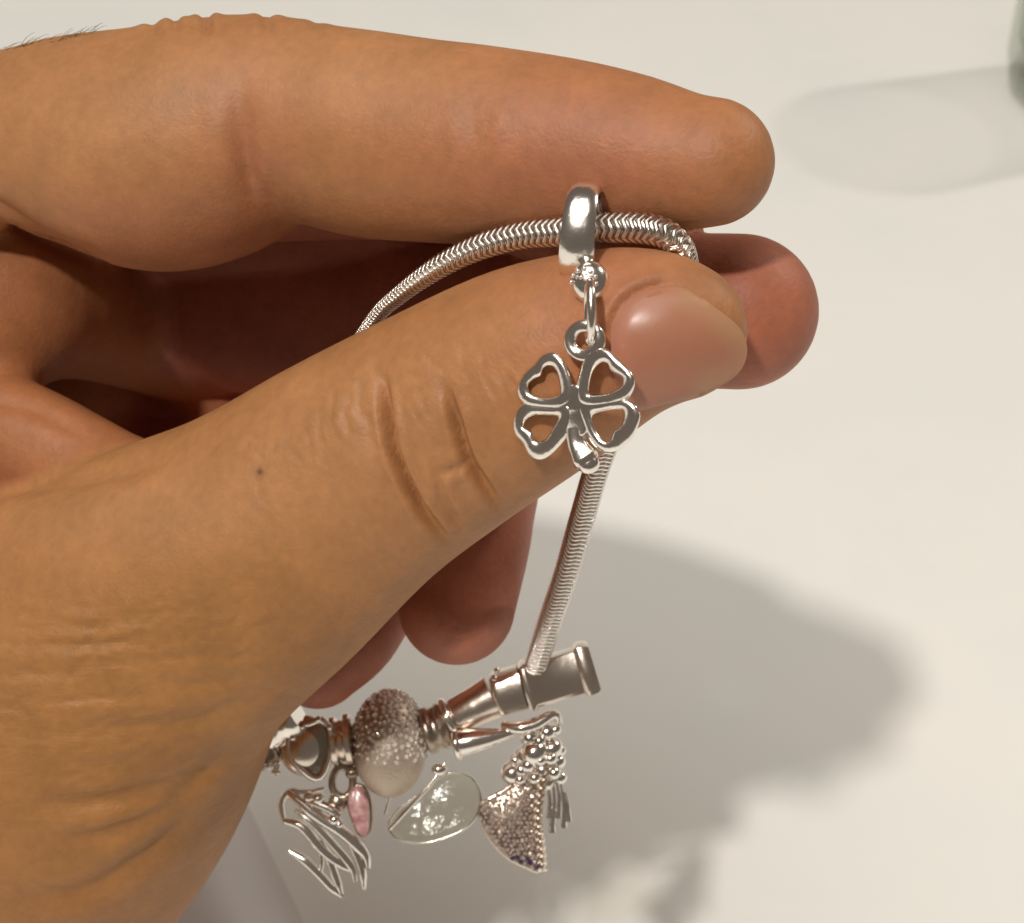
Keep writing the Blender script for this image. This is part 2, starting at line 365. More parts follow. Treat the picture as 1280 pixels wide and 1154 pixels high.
def surface_nets(F):
    ins = F < 0
    c = [ins[i:i+NX-1, j:j+NY-1, k:k+NZ-1] for i in (0, 1) for j in (0, 1) for k in (0, 1)]
    anyc = np.zeros_like(c[0]); allc = np.ones_like(c[0])
    for q in c: anyc |= q; allc &= q
    cells = np.argwhere(anyc & ~allc); idm = np.full(anyc.shape, -1, np.int32); idm[tuple(cells.T)] = np.arange(len(cells))
    off = np.array([(i, j, k) for i in (0, 1) for j in (0, 1) for k in (0, 1)])
    val = np.stack([F[tuple((cells+o_).T)] for o_ in off], 1).astype(np.float64)
    acc = np.zeros((len(cells), 3)); cnt = np.zeros(len(cells))
    for a in range(8):
        for b_ in range(a+1, 8):
            if np.abs(off[a]-off[b_]).sum() != 1: continue
            va, vb = val[:, a], val[:, b_]; cr = (va < 0) != (vb < 0)
            t = np.where(cr, va/np.where(cr, va-vb, 1), 0)
            acc += np.where(cr[:, None], off[a]+t[:, None]*(off[b_]-off[a]), 0); cnt += cr
    V = LO+H*(cells+acc/cnt[:, None]); Q = []
    for ax in range(3):
        sl0 = [slice(None)]*3; sl1 = [slice(None)]*3; sl0[ax] = slice(0, -1); sl1[ax] = slice(1, None)
        A, B = ins[tuple(sl0)], ins[tuple(sl1)]
        ed = np.argwhere(A != B); o1, o2 = [(1, 2), (2, 0), (0, 1)][ax]
        ok = (ed[:, o1] > 0) & (ed[:, o2] > 0) & (ed[:, o1] < idm.shape[o1]) & (ed[:, o2] < idm.shape[o2]); ed = ed[ok]
        e1 = np.zeros(3, int); e1[o1] = 1; e2 = np.zeros(3, int); e2[o2] = 1
        q = np.stack([idm[tuple(x.T)] for x in (ed-e1-e2, ed-e2, ed, ed-e1)], 1)
        flip = ~A[tuple(ed.T)]; q[flip] = q[flip][:, ::-1]; Q.append(q)
    return V, np.concatenate(Q)
V, Q = surface_nets(F)
def mesh_np(name, V, Q):
    me = bpy.data.meshes.new(name); me.vertices.add(len(V)); me.vertices.foreach_set('co', np.ascontiguousarray(V, np.float32).ravel())
    me.loops.add(len(Q)*4); me.loops.foreach_set('vertex_index', Q.astype(np.int32).ravel())
    me.polygons.add(len(Q)); me.polygons.foreach_set('loop_start', np.arange(len(Q), dtype=np.int32)*4)
    me.update(calc_edges=True); return me
def lap(V, Q, it, lam=.5):
    a = np.concatenate([Q[:, [0, 1]], Q[:, [1, 2]], Q[:, [2, 3]], Q[:, [3, 0]]]); a = np.concatenate([a, a[:, ::-1]])
    n = len(V); deg = np.bincount(a[:, 0], minlength=n)[:, None]
    for _ in range(it):
        for l in (lam, -lam*1.04):
            s = np.stack([np.bincount(a[:, 0], weights=V[a[:, 1], k], minlength=n) for k in range(3)], 1)/deg
            V = V+l*(s-V)
    return V
V = lap(V, Q, 4)
def subdivide(V, Q):
    n = len(V); e = np.stack([Q, np.roll(Q, -1, 1)], 2).reshape(-1, 2).astype(np.int64); e.sort(1)
    key = e[:, 0]*n+e[:, 1]; uq, inv = np.unique(key, return_inverse=True); inv = inv.reshape(-1, 4)
    mid = .5*(V[uq//n]+V[uq % n]); fc = V[Q].mean(1); m0 = n; f0 = n+len(uq); fi = f0+np.arange(len(Q))
    Q2 = np.concatenate([np.stack([Q[:, k], m0+inv[:, k], fi, m0+inv[:, k-1]], 1) for k in range(4)])
    return np.concatenate([V, mid, fc]), Q2
V, Q = subdivide(V, Q); V = lap(V, Q, 3)
def normals(V, Q):
    fn = np.cross(V[Q[:, 2]]-V[Q[:, 0]], V[Q[:, 3]]-V[Q[:, 1]]); Nv = np.zeros_like(V)
    for k in range(3): Nv[:, k] = np.bincount(Q.ravel(), weights=np.repeat(fn[:, k], 4), minlength=len(V))
    return Nv/(np.linalg.norm(Nv, axis=1)[:, None]+1e-12)
n = len(V); Nn = normals(V, Q); me = mesh_np('hand', V, Q); print('hand verts', n)
UV = np.stack([640+V[:, 0]/-V[:, 2]*FPX, 577-V[:, 1]/-V[:, 2]*FPX], 1)
vi = np.clip(np.round((V-LO)/H).astype(int), 0, np.array([NX, NY, NZ])-1); pt = part[tuple(vi.T)]
T_, I_, M_, R_, PK_, PA_, W_ = range(7)
facing = (Nn*(-V/np.linalg.norm(V, axis=1)[:, None])).sum(1)

def crease(poly, width, depth, parts, bulge=.35, fade=.18, closed=False):
    """a fold sunk along a line on the skin: width and depth in px; flanks rise a little"""
    pl = spline(np.array(poly, float), 40)[:, :2]
    lo, hi = pl.min(0)-width*4, pl.max(0)+width*4
    ii = FRONT[(FU > lo[0]) & (FU < hi[0]) & (FV > lo[1]) & (FV < hi[1])]; ii = ii[np.isin(pt[ii], parts)]
    if not len(ii): return
    best = np.full(len(ii), 1e9); tt = np.zeros(len(ii)); q = UV[ii]
    for k in range(len(pl)-1):
        a, b_ = pl[k], pl[k+1]; ab = b_-a; s = np.clip(((q-a) @ ab)/(ab @ ab), 0, 1)
        d = np.linalg.norm(q-(a+s[:, None]*ab), axis=1); u = d < best; best[u] = d[u]; tt[u] = (k+s[u])/(len(pl)-1)
    f = np.clip(np.minimum(tt, 1-tt)/fade, 0, 1) if fade else 1.0
    x = best/width
    prof = -np.exp(-x**2*1.6)+bulge*np.exp(-((x-1.9)/1.0)**2)
    DISP[ii] += prof*f*depth*D0/FPX
DISP = np.zeros(n); FRONT = np.nonzero((facing > -.15) & (UV > -80).all(1))[0]; FU, FV = UV[FRONT].T
# thumb joint folds
crease([(478, 462), (480, 500), (490, 560), (508, 605), (532, 645), (566, 682)], 6.5, 19, [T_], fade=.25)
crease([(478, 430), (480, 500), (490, 560), (520, 630), (566, 682)], 26, 7, [T_], .5, fade=.3)
crease([(556, 478), (568, 522), (582, 568), (600, 600), (630, 640)], 6.5, 14, [T_], fade=.25)
crease([(556, 478), (568, 522), (582, 568), (600, 600), (630, 640)], 24, 5, [T_], .5, fade=.3)
crease([(545, 572), (549, 595), (553, 620), (568, 648), (580, 662)], 7, 5, [T_])
crease([(550, 590), (566, 586), (584, 580)], 7, 4, [T_])
for du, dp, v0, v1 in ((402, 1.3, 505, 560), (416, 1.7, 485, 552), (437, 1.5, 490, 548), (451, 1.1, 470, 530)):
    crease([(du+4, v0), (du-2, (v0+v1)/2), (du+3, v1)], 5, dp, [T_])
# broad shape of the thumb: knuckle hollow behind the joint, dip between joint and nail
crease([(690, 330), (705, 400), (735, 480), (790, 530)], 48, 4, [T_], .1, .2)
# index joints
crease([(300, 95), (302, 150), (306, 200), (318, 245), (335, 285)], 19, 6.5, [I_], .4, .35)
crease([(302, 160), (308, 210), (322, 262)], 9, 2.2, [I_], .2, .4)
crease([(335, 215), (338, 245), (348, 268), (370, 276)], 14, 2.5, [I_], .2, .4)
crease([(596, 90), (592, 130), (594, 180), (600, 235), (604, 275)], 16, 2.8, [I_], .35, .4)
crease([(614, 110), (610, 150), (614, 200)], 9, .9, [I_], .2, .4)
# knuckle wrinkles on the upper outline
for u, dep, wd in ((219, 4, 6), (257, 6, 7), (333, 4, 8), (190, 3, 7), (395, 1.5, 7)):
    crease([(u-2, -20), (u, 20), (u+3, 48)], wd, dep, [I_], .5, .2)
# palm fold lines, web
crease([(-40, 235), (10, 268), (60, 300), (140, 332)], 12, 9, [I_, PA_], .2, .2)
crease([(-30, 612), (60, 604), (150, 588), (235, 566)], 16, 7, [T_, W_, PA_], .3, .2)
crease([(-30, 500), (40, 512), (110, 545)], 12, 4, [W_, PA_], .3, .2)
# long folds from the wrist to the thumb root
for poly, wd, dp in (
    ([(20, 1010), (120, 1003), (200, 985), (262, 955), (300, 915)], 13, 6.5),
    ([(60, 1052), (140, 1040), (205, 1012), (250, 975), (292, 932)], 12, 6.5),
    ([(0, 1122), (95, 1118), (160, 1085), (215, 1040), (262, 985)], 14, 7.5),
    ([(130, 1010), (210, 992), (270, 962), (308, 925)], 6, 2.5),
    ([(40, 915), (140, 910), (230, 905), (300, 880), (352, 848)], 14, 4.5),
    ([(30, 880), (130, 872), (240, 862), (320, 850)], 10, 2.4),
    ([(0, 838), (70, 842), (110, 842)], 9, 3),
    ([(10, 805), (80, 806), (130, 803), (180, 800), (205, 790)], 7, 4.2),
    ([(20, 786), (85, 784), (130, 784), (180, 775)], 7, 3.4),
    ([(90, 828), (150, 830), (240, 822), (310, 822)], 6, 2.4),
    ([(60, 878), (100, 874), (150, 872)], 6, 2.6),
    ([(95, 765), (150, 768), (240, 765)], 7, 2.2),
    ([(120, 800), (112, 820), (85, 850), (70, 880)], 7, 2.6),
    ([(130, 765), (118, 790), (105, 815)], 7, 2.8),
    ([(180, 850), (260, 852), (330, 836)], 7, 2.2)):
    crease(poly, wd, dp*(.95 if wd > 11.5 else .55), [T_, PA_], .4, .3)
for _ in range(170):                                         # fine lines over the back of the thumb root
    u0, v0 = rng.uniform(-30, 320), rng.uniform(740, 1000); a = rng.normal(-.08, .30); L_ = rng.uniform(20, 85)
    if u0+.7*(v0-740) > 400: continue
    pts_ = [(u0+L_*t*math.cos(a), v0+L_*t*math.sin(a)+rng.normal(0, 3)-t*t*L_*.15*max(0, (u0/320))) for t in (0, .33, .66, 1)]
    crease(pts_, rng.uniform(3.5, 6), rng.uniform(.25, .8), [T_, PA_], .4, .3)
for _ in range(80):                                         # cross hatching around the thumb knuckle
    u0, v0 = rng.uniform(300, 640), 0; v0 = 560-(u0-440)*.42+rng.normal(0, 48); a = math.radians(rng.normal(75, 24)); L_ = rng.uniform(18, 60)
    crease([(u0+L_*(t-.5)*math.cos(a)+rng.normal(0, 1.5), v0+L_*(t-.5)*math.sin(a)) for t in (0, .5, 1)], rng.uniform(3, 5), rng.uniform(.4, 1.0), [T_], .4, .3)
# nail fold: the skin sinks under the nail plate edge
NAILO = [(764, 440), (766, 405), (785, 374), (820, 358), (856, 360), (893, 384), (925, 411), (934, 440), (921, 469), (884, 491), (830, 506), (790, 512), (770, 480)]
crease([(776, 500), (764, 440), (766, 405), (785, 374), (820, 357), (852, 356)], 7, 4.5, [T_], .6, .15)
V = V+Nn*DISP[:, None]

# skin tone per point: natural redness of joints and finger pads, yellower thumb root; paler spots paint in highlights
base = np.array([.395, .174, .066]); tone = np.repeat(base[None], n, 0)
def blob(u, v, ru, rv, col, amt, parts=None):
    f = np.exp(-((UV[:, 0]-u)/ru)**2-((UV[:, 1]-v)/rv)**2)*amt
    if parts is not None: f = f*np.isin(pt, parts)
    tone[:] = tone*(1-f[:, None])+np.array(col)*f[:, None]
RED = (.43, .150, .080); PALE_HILITE = (.49, .242, .112); YEL = (.345, .158, .041)
blob(180, 900, 420, 330, YEL, .7, [T_, PA_]); blob(440, 560, 200, 120, PALE_HILITE, .35, [T_]); blob(150, 640, 220, 60, PALE_HILITE, .45, [T_, W_])
blob(720, 200, 210, 130, RED, .7, [I_]); blob(310, 190, 60, 140, RED, .5, [I_]); blob(120, 150, 180, 80, PALE_HILITE, .45, [I_]); blob(420, 90, 160, 50, PALE_HILITE, .4, [I_])
blob(760, 380, 120, 120, RED, .55, [T_]); blob(180, 300, 150, 60, RED, .5, [I_])
mred = np.isin(pt, [M_, R_, PK_]); tone[mred] = np.array([.395, .132, .074])
mpal = np.isin(pt, [PA_, W_]) & (UV[:, 1] < 620); tone[mpal] = .5*tone[mpal]+.5*np.array([.36, .115, .048])
d = np.linalg.norm(UV-np.array([325, 590]), axis=1); f = np.clip(1.4-d/4.5, 0, 1)*(pt == T_)*.8; tone = tone*(1-f[:, None])+np.array([.10, .04, .02])*f[:, None]
wr = np.clip(np.exp(-((UV[:, 0]-120)/280)**2-((UV[:, 1]-900)/210)**2)*1.2, 0, 1)*np.isin(pt, [T_, PA_])
# even the tone out across part borders
me_q = Q
ed = np.concatenate([me_q[:, [0, 1]], me_q[:, [1, 2]], me_q[:, [2, 3]], me_q[:, [3, 0]]]); dg_ = np.bincount(ed[:, 0], minlength=n)[:, None]+1
col4 = np.concatenate([tone, wr[:, None]], 1)
keep = f[:, None]
for _ in range(10):
    s = np.stack([np.bincount(ed[:, 0], weights=col4[ed[:, 1], k], minlength=n) for k in range(4)], 1)
    col4 = np.where(keep > .02, col4, (s+col4)/dg_)
Vw = world(V); org = world(P(-60, 1100, -10))[0]
me.vertices.foreach_set('co', np.ascontiguousarray(Vw-org, np.float32).ravel()); me.update()
ca = me.color_attributes.new('tone', 'FLOAT_COLOR', 'POINT'); ca.data.foreach_set('color', np.ascontiguousarray(col4, np.float32).ravel())
me.polygons.foreach_set('use_smooth', np.ones(len(me.polygons), bool)); me.materials.clear(); me.materials.append(SKIN)
me.name = 'hand'
hand = bpy.data.objects.new('hand', me); COL.objects.link(hand); hand.location = org
tag(hand, 'tanned left hand pinching the silver chain between thumb and index finger', 'hand')
vis = np.nonzero((UV[me_q[:, 0]] > [-80, -40]).all(1) & (facing[me_q[:, 0]] > 0))[0]; uqv, invv = np.unique(me_q[vis], return_inverse=True)
bvh = BVHTree.FromPolygons(V[uqv].tolist(), invv.reshape(-1, 4).tolist())
def front(u, v, default=-20.0):
    """mm towards the viewer of the first skin met at a pixel"""
    d_ = P(u, v, 0); d_ = d_/np.linalg.norm(d_); hit = bvh.ray_cast(Vector((0, 0, 0)), Vector(d_))
    return default if hit[0] is None else D0+hit[0].z-tilt(u, v)

def inside2(p_, poly):
    x, y = p_; r_ = False; j = len(poly)-1
    for i in range(len(poly)):
        if (poly[i][1] > y) != (poly[j][1] > y) and x < (poly[j][0]-poly[i][0])*(y-poly[i][1])/(poly[j][1]-poly[i][1])+poly[i][0]: r_ = not r_
        j = i
    return r_
# thumb nail: a curved plate laid on the finger end
nl = spline(np.array(NAILO, float), 72, True)[:, :2]; cen = np.array([858, 436.]); V_ = []; F_ = []; tone_ = []
rings = 14
for i in range(rings+1):
    s = i/rings
    for k in range(72):
        q = cen+(nl[k]-cen)*s
        V_.append(q)
V_ = np.array(V_)
smp = [(u, v, front(u, v)) for u in range(775, 905, 9) for v in range(375, 500, 9) if inside2((u, v), NAILO)]
smp = np.array([q_ for q_ in smp if q_[2] > 0])
def basis(u, v): x, y = (np.asarray(u)-850)/80, (np.asarray(v)-435)/80; return np.stack([np.ones_like(x), x, y, x*x, x*y, y*y], -1)
cf = np.linalg.lstsq(basis(smp[:, 0], smp[:, 1]), smp[:, 2], rcond=None)[0]
def nail_z(q): return float(basis(q[0], q[1]) @ cf)+.42
nv = []; tn = []
for i, q in enumerate(V_):
    s = (i//72)/rings
    z = nail_z(q)
    if q[0] < 880: z -= .40*max(0, (s-.80)/.20)**2           # edges tuck into the fold
    nv.append(P(q[0], q[1], z))
    de = min(np.linalg.norm(q-np.array(a)) for a in spline(np.array([(862, 366), (893, 386), (922, 412), (936, 438), (926, 464), (886, 489)], float), 20)[:, :2])
    fe = np.clip(1.25-de/24, 0, 1)*.85; pk = np.array([.41, .175, .105]); lun = np.array([.45, .19, .125]); wt = np.array([.43, .235, .13])
    fl = np.clip(1-(q[0]-764)/30, 0, 1); c_ = pk*(1-fl)+lun*fl; tn.append([*(c_*(1-fe)+wt*fe), 1])
nv = np.array(nv)
for i in range(rings):
    for k in range(72):
        a, b_ = i*72+k, i*72+(k+1) % 72
        F_.append((a, a+72, b_+72, b_))
nb = len(nv); back = nv.copy(); back[:, 2] -= .4
allv = np.concatenate([nv, back]); F2 = F_+[tuple(x+nb for x in q[::-1]) for q in F_]
o_ = rings*72
for k in range(72): F2.append((o_+k, nb+o_+k, nb+o_+(k+1) % 72, o_+(k+1) % 72))
nail = link_mesh('thumb_nail', world(allv), F2, NAIL, hand)
ca = nail.data.color_attributes.new('tone', 'FLOAT_COLOR', 'POINT'); ca.data.foreach_set('color', np.array(tn+tn, np.float32).ravel())
nail['label'] = 'short bare pinkish thumb nail'

# little hairs on the index finger's back
hb = MB()
for _ in range(26):
    u = rng.uniform(-10, 135); v0 = 62-.19*u+rng.uniform(-1, 4)
    dz = front(u, v0, -6); L_ = rng.uniform(14, 36); a = math.radians(rng.uniform(18, 62))
    pts_ = [P(u+L_*t*math.cos(a), v0-L_*t*math.sin(a)*(1-.45*t), dz-.2+t*rng.uniform(-.6, .6)) for t in np.linspace(0, 1, 6)]
    hb.tube(pts_, np.linspace(.032, .012, 6), seg=4)
hr = hb.build('hair', HAIR, hand); hr['kind'] = 'stuff'

# ------------------------------------------------------------------ bracelet: snake chain of small links
bracelet = thing('charm_bracelet', 'silver snake chain bracelet gripped between the thumb and index finger', 'bracelet', P(690, 860, -42))
up = [(400, 520, -24, 11), (436, 450, -17, 11), (470, 396, -8, 11), (500, 368, -3.5, 12.5), (540, 339, -.3, 15), (580, 317, .8, 17), (620, 302, 1.2, 18.5), (660, 293, 1.3, 19),
      (700, 290, 1.4, 19.5), (750, 285, 1.5, 20), (800, 285, 1.2, 20), (832, 293, .5, 19), (850, 312, -1.2, 18), (856, 345, -6, 17), (846, 400, -10.5, 16.5),
      (815, 460, -11.5, 16.5), (772, 525, -13, 16.5), (748, 580, -17, 16.5), (730, 640, -23, 16.5), (708, 715, -29, 16), (686, 780, -35, 16), (664, 850, -41, 15)]
path = np.array([[*P(u, v, z), px(r, z)] for u, v, z, r in up])
L = np.linalg.norm(np.diff(path[:, :3], axis=0), axis=1).sum(); PITCH_L = .70; nlk = int(L/PITCH_L)
cp = spline(path, nlk)
core = MB().tube(cp[::2, :3], cp[::2, 3]*.87, seg=12).build('chain', SILVER_SOFT, bracelet)
def link_mesh_data():
    seg, sec = 20, 4; V = []; F = []
    for i in range(seg):
        a = 2*math.pi*i/seg; off = .30*(abs(((a/(math.pi/5)) % 2)-1)*2-1)
        for k in range(sec):
            b_ = 2*math.pi*k/sec; r = 1+.10*math.cos(b_); V.append((r*math.cos(a), r*math.sin(a), off*.55+.20*math.sin(b_)))
    for i in range(seg):
        for k in range(sec): F.append((i*sec+k, ((i+1) % seg)*sec+k, ((i+1) % seg)*sec+(k+1) % sec, i*sec+(k+1) % sec))
    me = bpy.data.meshes.new('link'); me.from_pydata(V, [], F); me.polygons.foreach_set('use_smooth', [True]*len(F)); me.materials.append(SILVER); return me
LK = link_mesh_data()
for i in range(nlk):
    t = cp[min(i+1, nlk-1), :3]-cp[max(i-1, 0), :3]; t /= np.linalg.norm(t)
    b_ = np.cross(t, [0, 0, 1.0]); b_ /= np.linalg.norm(b_); c_ = np.cross(t, b_); r = cp[i, 3]*.89
    M3 = np.stack([b_*r, c_*r, t*r*1.1], 1); M3 = RW @ M3*.001
    lk = bpy.data.objects.new('link', LK); COL.objects.link(lk); lk.parent = core
    m4 = Matrix(M3.tolist()).to_4x4(); m4.translation = Vector(world(cp[i, :3])[0]-wloc(core)); lk.matrix_local = m4

# ------------------------------------------------------------------ four-leaf clover dangle
zc = 11.5
clover = thing('clover_charm', 'openwork silver four leaf clover dangling in front of the thumb', 'charm', P(733, 585, zc))
ra = np.array([px(1), 0, 0])
# hanger ring round the chain, seen edge-on
c = P(728, 289, 4.6); axd = np.array([.985, -.10, .14]); axd /= np.linalg.norm(axd); ydir = np.cross(np.array([0, 0, 1.0]), axd); ydir /= np.linalg.norm(ydir); zdir = np.cross(axd, ydir)
Rr = px(54); hw = px(19); V_ = []; F_ = []; prof = [(-1, -.6), (-1, .35), (-.82, .75), (-.4, 1), (.4, 1), (.82, .75), (1, .35), (1, -.6), (.6, -1), (-.6, -1)]
sg = 56
for i in range(sg):
    a = 2*math.pi*i/sg; dr = ydir*math.cos(a)*1.06+zdir*math.sin(a)*.95
    for pa, pr in prof: V_.append(c+axd*hw*pa*(1-.10*math.cos(a))+dr*(Rr+pr*.55-.55))
npf = len(prof)
for i in range(sg):
    for k in range(npf): F_.append((i*npf+k, i*npf+(k+1) % npf, ((i+1) % sg)*npf+(k+1) % npf, ((i+1) % sg)*npf+k))
bail = MB().add(V_, [q[::-1] for q in F_]).build('hanger_ring', SILVER, clover)
gb = MB(); zb = 7.2
for (u, v, r, dz) in ((716, 345, 3, 8.3), (722, 339, 3.2, 8.6), (730, 336, 3.4, 8.8), (738, 340, 3, 8.7), (744, 346, 3, 8.2), (714, 353, 2.8, 8), (745, 355, 3.2, 8), (737, 348, 3, 8.8), (726, 347, 2.6, 8.8)): gb.ell(P(u, v, dz+1.6), px(r), 8, 6)
gb.build('granule_cluster', SILVER, bail)['kind'] = 'stuff'
fb = MB(); fb.ell(P(738, 353, 8.2), np.array([px(22), px(25), px(17)]), 18, 12); fb.build('hanger_foot', SILVER, clover)
lp = np.array([P(737+8*math.sin(a)*.3+(-3)*math.cos(a)*.0, 390-38*math.cos(a), 11+2.2*math.sin(a)) for a in np.linspace(0, 2*math.pi, 33)[:-1]]); lp[:, 0] -= np.linspace(-1, 1, 32)*0
MB().tube(lp, px(5.2), True, 10).build('jump_ring', SILVER, clover)
lp = np.array([P(731+18.5*math.cos(a), 426+18.5*math.sin(a), zc) for a in np.linspace(0, 2*math.pi, 33)[:-1]])
MB().tube(lp, px(7.2), True, 12, flat=((0, 0, 1), .8)).build('loop', SILVER, clover)
Z5 = 5.495
def zp(x, y): return (630+x/Z5, 390+y/Z5)
leaves = [
 ([(450, 620), (470, 560), (455, 460), (410, 350), (345, 287), (260, 305), (205, 370), (140, 430), (97, 520), (110, 595), (160, 640), (260, 655), (380, 660)],
  [(397, 572), (390, 470), (362, 385), (310, 350), (265, 375), (245, 430), (190, 460), (148, 505), (165, 565), (235, 600), (320, 605)]),
 ([(520, 630), (500, 560), (520, 440), (560, 320), (615, 275), (700, 262), (780, 330), (870, 420), (890, 490), (865, 560), (820, 605), (720, 640), (600, 650)],
  [(572, 575), (575, 480), (605, 385), (660, 330), (715, 340), (740, 395), (800, 430), (835, 460), (820, 520), (740, 565), (650, 582)]),
 ([(450, 640), (380, 650), (250, 650), (140, 640), (85, 690), (68, 770), (80, 840), (130, 900), (170, 975), (230, 1005), (290, 990), (360, 930), (430, 840), (460, 740)],
  [(388, 712), (300, 698), (200, 700), (135, 735), (120, 790), (175, 830), (200, 885), (240, 910), (300, 880), (350, 800)]),
 ([(510, 640), (600, 630), (720, 612), (820, 606), (890, 640), (925, 710), (905, 800), (860, 880), (790, 940), (710, 955), (640, 930), (590, 870), (540, 760)],
  [(588, 705), (660, 672), (760, 655), (825, 660), (840, 715), (815, 790), (760, 830), (735, 900), (690, 905), (630, 840), (600, 770)])]
lean = lambda u, v: zc+.004*(u-717)-.002*(v-507)
def rim_ring(outer, hole, n=96):
    O = spline(np.array([zp(*a) for a in outer], float), 400, True); I = spline(np.array([zp(*a) for a in hole], float), 400, True); c = I.mean(0)
    I = c+(I-c)*.86; O = c+(O-c)*1.05
    def polar(A):
        an = np.arctan2(A[:, 1]-c[1], A[:, 0]-c[0]); ra_ = np.hypot(A[:, 1]-c[1], A[:, 0]-c[0]); o_ = np.argsort(an); an, ra_ = an[o_], ra_[o_]
        return np.interp(np.linspace(-math.pi, math.pi, n, endpoint=False), np.concatenate([an-2*math.pi, an, an+2*math.pi]), np.tile(ra_, 3))
    ro, ri = polar(O), polar(I); V = []; F = []
    sec = [(0, -.55), (0, .10), (.08, .34), (.26, .50), (.5, .56), (.74, .50), (.92, .34), (1, .10), (1, -.55)]
    for k in range(n):
        a = -math.pi+2*math.pi*k/n
        for t, z in sec:
            rr_ = ro[k]*(1-t)+ri[k]*t; u, v = c[0]+rr_*math.cos(a), c[1]+rr_*math.sin(a); V.append(P(u, v, lean(u, v)+z))
    m_ = len(sec)
    for k in range(n):
        for j in range(m_): F.append((k*m_+j, k*m_+(j+1) % m_, ((k+1) % n)*m_+(j+1) % m_, ((k+1) % n)*m_+j))
    return MB().add(V, [q[::-1] for q in F])
for o_, i_ in leaves: rim_ring(o_, i_).build('leaf', SILVER, clover)
cq = spline(np.array([zp(*a) for a in [(432, 520), (482, 500), (535, 520), (575, 590), (640, 625), (640, 650), (580, 690), (578, 770), (545, 850), (440, 850), (405, 750), (390, 695), (330, 660), (330, 635), (405, 595)]], float), 60, True)
MB().plate([P(u, v, lean(u, v)) for u, v in cq], -.56, .47, .14).build('centre', SILVER, clover)
stp = [P(*zp(x, y), zc-.1) for x, y in ((490, 800), (495, 860), (512, 920), (545, 985), (575, 1035))]
st_ = spline(np.array(stp), 24); rr = np.interp(np.linspace(0, 1, 24), [0, .35, .6, .85, 1], [px(10), px(11), px(13), px(16), px(14)])
sb = MB().tube(st_, rr, seg=16, flat=((0, 0, 1), .8)); sb.ell(P(*zp(578, 1042), zc-.1), np.array([px(13), px(12), px(10)])); sb.build('stem', SILVER, clover)

# ------------------------------------------------------------------ clasp and beads strung below
ZB = -42.0
def Q_(u, v, dz=0): return P(u, v, ZB+dz-tilt(u, v))
def pr(r): return px(r, ZB)
# barrel clasp
clasp = MB().lathe(Q_(655, 858), Q_(742, 832), [(0, pr(20)), (0, pr(30)), (.04, pr(32.5)), (.09, pr(32.5)), (.12, pr(30)), (.78, pr(29.5)), (.80, pr(33)), (.86, pr(34.5)), (.95, pr(34)), (1, pr(31)), (1, pr(22)), (.97, pr(20))], 48, .62)
clasp.lathe(Q_(617, 869), Q_(655, 858), [(0, pr(20)), (0, pr(25)), (.08, pr(28)), (.2, pr(28.5)), (.95, pr(29)), (1, pr(24))], 48, .5)
cl = clasp.build('clasp', SILVER_SOFT, bracelet)
hb2 = MB()
for (u, v, r) in ((618, 848, 5), (624, 857, 5), (628, 868, 5.5), (633, 880, 5), (621, 838, 4)): hb2.ell(Q_(u, v, 2.2), pr(r), 10, 8)
hb2.build('hinge', SILVER, cl)
# cone stopper and slim ring
G = 'beads strung on the bracelet'
o = MB().lathe(Q_(566, 897), Q_(617, 871), [(0, pr(8)), (0, pr(20)), (.1, pr(23)), (.6, pr(25)), (1, pr(28)), (1, pr(10))], 30).build('cone_bead', SILVER_SOFT)
tag(o, 'plain tapered silver bead between the barrel clasp and a slim ring', 'bead', G)
r0 = np.array(Q_(562, 898)); dv = np.array(Q_(617, 871))-r0; dv /= np.linalg.norm(dv); bb = np.cross(dv, [0, 0, 1.]); bb /= np.linalg.norm(bb); cc = np.cross(bb, dv)
o = MB().tube([r0+pr(23)*(bb*math.cos(a)+cc*math.sin(a)) for a in np.linspace(0, 2*math.pi, 41)[:-1]], pr(5), True, 12).build('spacer_ring', SILVER)
tag(o, 'slim bright silver ring on the bracelet left of the tapered bead', 'ring', G)
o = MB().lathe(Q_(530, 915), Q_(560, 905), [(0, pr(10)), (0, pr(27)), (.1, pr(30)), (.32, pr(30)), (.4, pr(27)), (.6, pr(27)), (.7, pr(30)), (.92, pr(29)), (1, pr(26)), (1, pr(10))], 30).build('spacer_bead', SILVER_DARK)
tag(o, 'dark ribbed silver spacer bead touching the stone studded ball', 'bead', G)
# stone-set ball
ball = thing('pave_bead', 'large round bead studded with tiny sparkling stones on its upper half', 'bead', Q_(487, 997), G)
A = np.diag([pr(47), pr(67), pr(50)]); cB = np.array(Q_(487, 930))
MB().ell(cB, A, 40, 28).build('bead_body', CHAMP, ball)
gm = MB(); kept = []
for _ in range(5000):
    dvec = rng.normal(0, 1, 3); dvec /= np.linalg.norm(dvec)
    if dvec[1] < -.12+.08*rng.normal() or dvec[2] < -.35 or any(np.linalg.norm((dvec-q_)*[1, 1.3, 1]) < .118 for q_ in kept): continue
    kept.append(dvec); nn = dvec/np.diag(A); gm.gem(cB+dvec @ A*(1.0 if dvec[1] > .05 else .985), pr(rng.uniform(3.0, 4.3)), nn/np.linalg.norm(nn)+rng.normal(0, .3, 3))
gm.build('stones', CRYSTAL, ball, smooth=False)['kind'] = 'stuff'
# thin ring spacer left of the ball
o = MB().lathe(Q_(413, 928), Q_(442, 924), [(0, pr(10)), (0, pr(27)), (.1, pr(31)), (.3, pr(31)), (.42, pr(26)), (.58, pr(26)), (.7, pr(33)), (.92, pr(33)), (1, pr(28)), (1, pr(10))], 30).build('spacer_bead', SILVER_SOFT)
tag(o, 'grooved silver spacer bead between stone ball and round grey cabochon bead', 'bead', G)
